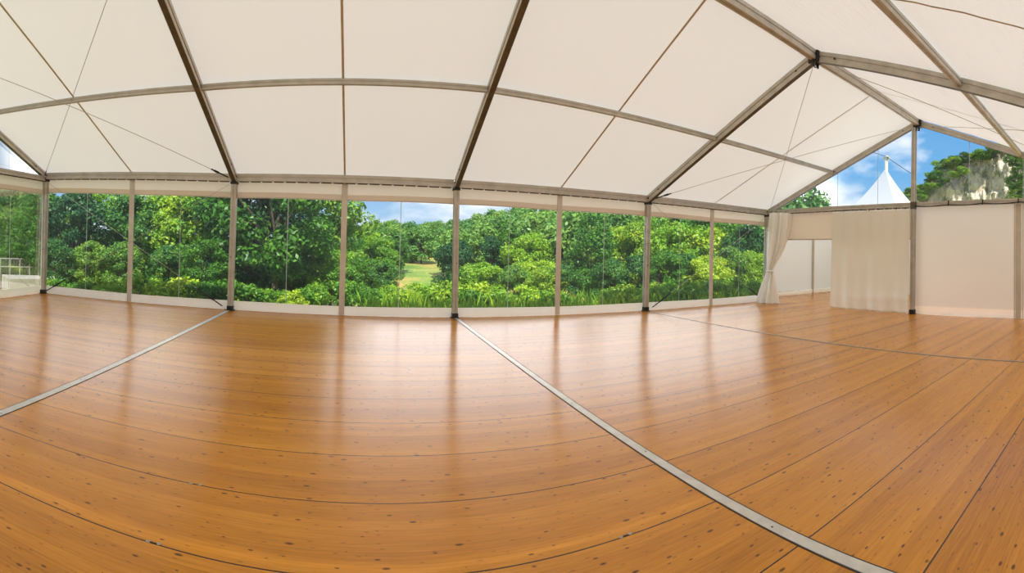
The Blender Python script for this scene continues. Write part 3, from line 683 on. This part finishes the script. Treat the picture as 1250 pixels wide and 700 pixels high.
kind('dark', 7.5, 2.5, .9, 60, .8, 205, .12, 4, 'leaf_dark', 1.6, .14)
kind('spreading', 8.0, 3.0, 1.7, 60, .75, 190, .12, 12, 'leaf', 2.6, .135)
kind('slender', 9.0, 1.9, 1.2, 56, .7, 170, .12, 5, 'leaf', 2.2, .12)
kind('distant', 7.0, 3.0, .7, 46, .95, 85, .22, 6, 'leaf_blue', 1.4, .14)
kind('distant2', 7.5, 2.6, .7, 44, .9, 85, .22, 9, 'leaf', 1.4, .14)
kind('shrub', 1.7, 1.05, .3, 26, .36, 85, .085, 7, 'leaf', .4, .035)
kind('shrub_bright', 1.7, 1.05, .3, 26, .36, 85, .085, 8, 'leaf_bright', .4, .035)
def plant(key, px, d, topy, lab, cat, name, grp=None, wide=1.0, sink=0.0):
    H, lm, tm = KIND[key]
    g = at(px, 300, d); gz = terr(g.x, g.y) - sink; zt = at(px, topy, d).z
    sz = max(.25, (zt - gz) / H); sxy = wide * (sz if sz < 1.4 else 1.4 + .3 * (sz - 1.4))
    s = empty(name, (g.x, g.y, gz)); s.scale = (sxy, sxy, sz); s.rotation_euler = (0, 0, random.uniform(0, 6.28))
    for nm, me in (('foliage', lm), ('trunk' if name != 'shrub' else 'stems', tm)):
        c_ = bpy.data.objects.new(nm, me); C.objects.link(c_); c_.parent = s
    return tag(s, lab, cat, grp)
PX = [53, 160, 283, 418, 555, 684, 789, 872, 937]
def pane(px):
    for k in range(8):
        if px < PX[k + 1]: return k
    return 7
cnt = {}
def uniq(base):
    cnt[base] = cnt.get(base, 0) + 1
    return base if cnt[base] == 1 else ''
SEQ = ['first', 'second', 'third', 'fourth', 'fifth', 'sixth', 'seventh', 'eighth', 'ninth', 'tenth']
jobs = []      # (key, px, d, topy, row, name, wide)
J = lambda key, px, d, top, row, name='broadleaf_tree', wide=1.0: jobs.append((key, px, d, top, row, name, wide))
rg = random.Random(11)
# tall trees close by on the left
for k, (px, d, top) in enumerate(((58, 25, 232), (88, 22, 230), (122, 24, 226), (160, 22, 232), (194, 23, 228), (230, 21, 230), (264, 21, 212), (302, 18.5, 185), (336, 17.4, 165), (384, 21, 205))):
    J('spreading' if px == 336 else ('broad', 'dark', 'broad2', 'dark', 'broad', 'broad2')[k % 6], px, d, top, 'tall tree close to')
# bushier trees in the middle distance
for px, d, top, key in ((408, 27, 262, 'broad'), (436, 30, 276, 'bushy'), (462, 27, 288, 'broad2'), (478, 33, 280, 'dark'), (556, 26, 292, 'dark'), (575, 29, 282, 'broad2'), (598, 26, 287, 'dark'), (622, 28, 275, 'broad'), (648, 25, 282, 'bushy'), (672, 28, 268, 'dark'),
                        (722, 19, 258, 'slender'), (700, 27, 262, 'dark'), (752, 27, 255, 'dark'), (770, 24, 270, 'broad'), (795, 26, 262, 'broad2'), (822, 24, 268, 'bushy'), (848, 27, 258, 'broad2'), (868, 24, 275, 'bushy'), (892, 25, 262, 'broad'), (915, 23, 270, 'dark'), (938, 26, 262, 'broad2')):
    J(key, px, d * (1.42 if px > 560 else 1.15), top, 'mid distance tree behind')
# low trees nearer the tent
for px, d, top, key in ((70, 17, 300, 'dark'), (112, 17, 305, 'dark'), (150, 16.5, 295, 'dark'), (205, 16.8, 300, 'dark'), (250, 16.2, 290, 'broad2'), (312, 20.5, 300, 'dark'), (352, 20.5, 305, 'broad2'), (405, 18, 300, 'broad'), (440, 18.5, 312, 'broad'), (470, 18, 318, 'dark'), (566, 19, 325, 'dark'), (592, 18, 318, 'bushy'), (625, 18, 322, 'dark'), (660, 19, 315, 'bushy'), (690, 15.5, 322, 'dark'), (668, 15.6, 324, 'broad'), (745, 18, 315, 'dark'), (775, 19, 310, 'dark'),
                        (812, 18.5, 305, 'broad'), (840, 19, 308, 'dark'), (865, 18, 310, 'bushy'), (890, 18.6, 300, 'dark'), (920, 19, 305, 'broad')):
    J(key, px, d * (1.38 if px > 560 else 1.0), top, 'low leafy tree beyond', 'low_tree', 1.1)
# shrubs at the foot of the wall
for px, d, top, key in ((172, 13.9, 334, 'shrub_bright'), (200, 13.6, 342, 'shrub_bright'), (228, 13.9, 336, 'shrub_bright'), (252, 13.6, 342, 'shrub'), (272, 13.8, 338, 'shrub'), (66, 15.2, 338, 'shrub'), (98, 14.8, 342, 'shrub'), (132, 14.4, 344, 'shrub'), (520, 20, 350, 'shrub_bright'), (532, 24, 346, 'shrub'), (508, 27, 344, 'shrub_bright'), (290, 14.2, 345, 'shrub'), (306, 14.2, 345, 'shrub'), (326, 14.3, 350, 'shrub'), (345, 14.6, 352, 'shrub'), (364, 14.0, 352, 'shrub_bright'), (384, 14.5, 345, 'shrub'), (430, 15, 340, 'shrub'), (452, 14.2, 350, 'shrub'), (475, 15, 346, 'shrub'), (500, 14.6, 352, 'shrub_bright'),
                        (516, 15.6, 345, 'shrub_bright'), (545, 14.8, 340, 'shrub'), (566, 14.4, 350, 'shrub'), (590, 15, 342, 'shrub_bright'), (612, 14.3, 352, 'shrub'), (640, 14.8, 346, 'shrub_bright'), (668, 14.4, 350, 'shrub'), (760, 15, 345, 'shrub'), (806, 15.6, 343, 'shrub'), (838, 15.8, 338, 'shrub_bright'), (868, 16.8, 338, 'shrub'), (902, 18.2, 335, 'shrub_bright')):
    J(key, px, d, top, 'shrub at the foot of', 'shrub', 1.1)
jobs.sort(key=lambda j: j[1])
LOOK = {'broad': 'mid green', 'broad2': 'mid green', 'bushy': 'yellow green', 'dark': 'deep green', 'slender': 'bright conical', 'spreading': 'dark trunked spreading', 'shrub': 'green', 'shrub_bright': 'yellow green'}
seen = {}
for key, px, d, top, row, name, wide in jobs:
    k_ = (LOOK[key], row, pane(px)); seen[k_] = seen.get(k_, 0) + 1
    lab = '%s %s the %s clear pane' % (LOOK[key], row, PANES[pane(px)])
    tot = sum(1 for j in jobs if (LOOK[j[0]], j[4], pane(j[1])) == k_)
    if tot > 1: lab += ', %s such from left' % SEQ[seen[k_] - 1]
    plant(key, px, d, top, lab, 'shrub' if name == 'shrub' else 'tree', name, {'shrub': 'shrubs outside the window wall', 'low_tree': 'low trees outside the window wall', 'broadleaf_tree': 'trees outside the window wall'}[name], wide)
# wooded hillside
def sky_y(px):
    P_ = ((380, 268), (424, 272), (444, 273), (477, 268), (497, 270), (523, 272), (546, 270), (560, 267), (583, 263), (606, 257), (640, 250), (700, 244), (800, 238), (960, 240))
    for (a_, ya), (b_, yb) in zip(P_, P_[1:]):
        if px <= b_: return ya + (yb - ya) * (px - a_) / (b_ - a_)
    return 240
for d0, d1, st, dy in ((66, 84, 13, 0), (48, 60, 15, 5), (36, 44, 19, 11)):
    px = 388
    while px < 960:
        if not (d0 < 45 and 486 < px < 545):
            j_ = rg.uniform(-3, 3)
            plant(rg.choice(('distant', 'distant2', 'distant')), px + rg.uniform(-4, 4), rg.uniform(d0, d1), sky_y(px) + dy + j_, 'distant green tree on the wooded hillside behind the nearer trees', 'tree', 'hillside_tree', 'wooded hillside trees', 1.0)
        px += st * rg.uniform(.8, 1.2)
# trees outside the left gable
for k, (px, d, top) in enumerate(((-95, 34, 200), (-62, 33, 195), (-34, 34, 205), (-8, 32, 214), (14, 34, 222), (34, 33, 232), (52, 31, 236), (4, 27, 250), (28, 28, 255), (-30, 27, 250))):
    plant(('broad', 'distant', 'broad2', 'dark')[k % 4], px, d, top, ('tall' if k < 7 else 'low') + ' green tree outside the left gable window, %s such from left' % ['first', 'second', 'third', 'fourth', 'fifth', 'sixth', 'seventh', 'second', 'third', 'first'][k], 'tree', 'broadleaf_tree', 'trees outside the left gable', 1.1)
# tree far off behind the right gable
plant('distant', 975, 40, 226, 'hazy tree top showing above the doorway beam at the gable corner', 'tree', 'distant_tree', None, .8)
plant('distant2', 1004, 44, 238, 'smaller tree top showing above the doorway header', 'tree', 'distant_tree', None, .7)

# tall grass by the wall
rngg = np.random.default_rng(3); k = 3600
gx = rngg.uniform(3, 15.5, k); gy = .5 + 3.2 * rngg.random(k) ** 1.3; gh = (.22 + .6 * rngg.random(k) ** 2.2); ga = rngg.uniform(0, 6.28, k); ln = rngg.uniform(-.22, .22, (k, 2))
vs = np.zeros((k, 4, 3)); z0 = np.array([terr(a_, b_) for a_, b_ in zip(gx, gy)])
bw_ = .014
vs[:, 0] = np.stack([gx - bw_ * np.cos(ga), gy - bw_ * np.sin(ga), z0], 1); vs[:, 1] = np.stack([gx + bw_ * np.cos(ga), gy + bw_ * np.sin(ga), z0], 1)
mxp = np.stack([gx + ln[:, 0] * .35, gy + ln[:, 1] * .35, z0 + gh * .6], 1); vs[:, 2] = mxp + np.stack([bw_ * .8 * np.cos(ga), bw_ * .8 * np.sin(ga), 0 * ga], 1)
vs[:, 3] = np.stack([gx + ln[:, 0], gy + ln[:, 1], z0 + gh], 1)
m_ = MB(); m_.v = [tuple(x) for x in vs.reshape(-1, 3)]; m_.f = [(4 * i, 4 * i + 1, 4 * i + 2, 4 * i + 3) for i in range(k)]
me = bpy.data.meshes.new('tall_grass'); me.from_pydata(m_.v, [], m_.f); me.update(); me.materials.append(M['leaf'])
og = bpy.data.objects.new('tall_grass', me); C.objects.link(og); tag(og, 'tall wild grass growing along the foot of the window wall', 'grass', kind='stuff')

# path wall and railing outside the left gable
s0, s1 = at(8, 340, 18.5), at(62, 337, 18.5)
s = empty('concrete_path', (s0.x, s0.y, -.5)); m_ = MB()
a_, b_ = at(12, 342, 18.0), at(75, 338, 18.6); c_, d_ = at(75, 331, 19.8), at(2, 332, 19.8)
ztop = -.06
for p in (a_, b_, c_, d_): p.z = ztop
lo = Vector((0, 0, -2.2)); n0 = 0
m_.v = [tuple(p) for p in (a_, b_, c_, d_)] + [tuple(p + lo) for p in (a_, b_, c_, d_)]
m_.f = [(0, 1, 2, 3), (7, 6, 5, 4), (0, 4, 5, 1), (1, 5, 6, 2), (2, 6, 7, 3), (3, 7, 4, 0)]
m_.build('slab', mottled('path_concrete', (.62, .55, .46), (.72, .66, .57), 2, .85), s, bevel=.02); tag(s, 'pale concrete wall beside the grass outside the left gable', 'wall')  # slab of pale mottled concrete
R0, R1 = at(-70, 320, 24), at(60, 320, 24); zb_ = min(terr(R0.x, R0.y), terr(R1.x, R1.y)); zt_ = at(20, 316, 24).z
s = empty('metal_railing', (R0.x, R0.y, zb_)); R0.z = R1.z = 0
for k in range(12):
    p = R0.lerp(R1, k / 11); zz = terr(p.x, p.y); m_ = MB(); m_.cyl((p.x, p.y), .035, zz - .1, zt_, 8); m_.build('railing_post', M['alu_floor'], s)
for nm, zz in (('top_rail', zt_), ('middle_rail', zt_ - .4)):
    m_ = MB(); m_.tube([(R0.x, R0.y, zz), (R1.x, R1.y, zz)], .03, 8); m_.build(nm, M['alu_floor'], s)
for k in range(90):
    p = R0.lerp(R1, k / 89); m_ = MB(); m_.tube([(p.x, p.y, zt_ - .75), (p.x, p.y, zt_)], .008, 4); m_.build('bar', M['alu_floor'], s)
tag(s, 'white metal railing outside the left gable window', 'railing')

# cliff behind the right gable
TOP = ((1060, 262), (1085, 254), (1100, 247), (1112, 236), (1130, 224), (1145, 208), (1166, 197), (1181, 193), (1202, 192), (1218, 182), (1240, 172), (1280, 160), (1360, 150), (1500, 160))
def topy(px):
    for (a_, ya), (b_, yb) in zip(TOP, TOP[1:]):
        if px <= b_: return ya + (yb - ya) * (px - a_) / (b_ - a_)
    return 165
def cliff(u, t_):
    px = 1060 + 400 * u; D0 = 62; tp = at(px, topy(px), D0 + 4).z + .5 * noise.noise((px * .08, 0, 3))
    if t_ < .8:
        q = t_ / .8; z = -2.5 + (tp + 2.5) * q; d = D0 + 5 * q
    else:
        q = (t_ - .8) / .2; z = tp - 1.5 * q + .6 * q; d = D0 + 5 + 22 * q
    p = at(px, 300, d)
    nz_ = noise.fractal((px * .05, z * .35, 1), .9, 2.2, 5) * 1.2 + abs(noise.noise((px * .11, z * .2, 5))) * .9
    dirv = (p - CAM); dirv.z = 0; dirv.normalize()
    p = p + dirv * nz_ * (1 if t_ < .8 else .4); p.z = z + .25 * noise.noise((px * .2, z, 9)); return p
m_ = MB(); m_.grid(cliff, 220, 60)
rock = mat('cliff_rock', (.5, .42, .33), .95); n, l, b = nodes(rock)
t = n.new('ShaderNodeTexCoord'); a_ = n.new('ShaderNodeTexNoise'); a_.inputs['Scale'].default_value = .85; a_.inputs['Detail'].default_value = 10; a_.inputs['Roughness'].default_value = .68
q = n.new('ShaderNodeMapping'); q.inputs['Scale'].default_value = (1, 1, .55); q.inputs['Rotation'].default_value = (.5, .3, 0); l.new(t.outputs['Object'], q.inputs[0]); l.new(q.outputs[0], a_.inputs['Vector'])
r = n.new('ShaderNodeValToRGB'); l.new(a_.outputs['Fac'], r.inputs[0]); e = r.color_ramp.elements
e[0].position = .34; e[0].color = (.22, .20, .15, 1); e[1].position = .62; e[1].color = (.78, .67, .50, 1); k2 = e.new(.48); k2.color = (.56, .48, .36, 1); k3 = e.new(.40); k3.color = (.16, .19, .07, 1)
l.new(r.outputs[0], b.inputs['Base Color']); bp = n.new('ShaderNodeBump'); bp.inputs['Strength'].default_value = .5; bp.inputs['Distance'].default_value = .4; l.new(a_.outputs['Fac'], bp.inputs['Height']); l.new(bp.outputs[0], b.inputs['Normal'])
cl = m_.build('rock_cliff', rock, smooth=False); tag(cl, 'bare tan rock cliff rising behind the right gable', 'cliff')
def cliff_bush(px, py, d, h, key, lab):
    H, lm, tm = KIND[key]; p = at(px, py, d); s_ = h / H
    s = empty('cliff_bush', p); s.scale = (s_ * 1.5, s_ * 1.5, s_); s.rotation_euler = (0, 0, random.uniform(0, 6))
    for nm, me in (('foliage', lm), ('stems', tm)):
        c_ = bpy.data.objects.new(nm, me); C.objects.link(c_); c_.parent = s
    return tag(s, lab, 'bush', 'bushes on the cliff')
for k in range(30):
    px = 1108 + 4.0 * k + rg.uniform(-2, 2); 
    cliff_bush(px, topy(px) + rg.uniform(2, 9), 65.5 + rg.uniform(-.5, 1.5), rg.uniform(.8, 1.5), rg.choice(('shrub', 'dark', 'dark', 'shrub')), 'small dark green bush along the cliff top')
for k in range(9):
    px = 1122 + 7 * k + rg.uniform(-3, 3); cliff_bush(px, topy(px) + rg.uniform(12, 22), 64.2, rg.uniform(.7, 1.2), rg.choice(('dark', 'shrub')), 'small dark green bush just below the cliff top')
for k, (px, py) in enumerate(((1238, 235), (1245, 222), (1252, 238), (1248, 208), (1240, 250), (1236, 205))):
    cliff_bush(px, py, 61.5, 2.3, 'broad2', 'leafy bush on the cliff face at the far right edge')
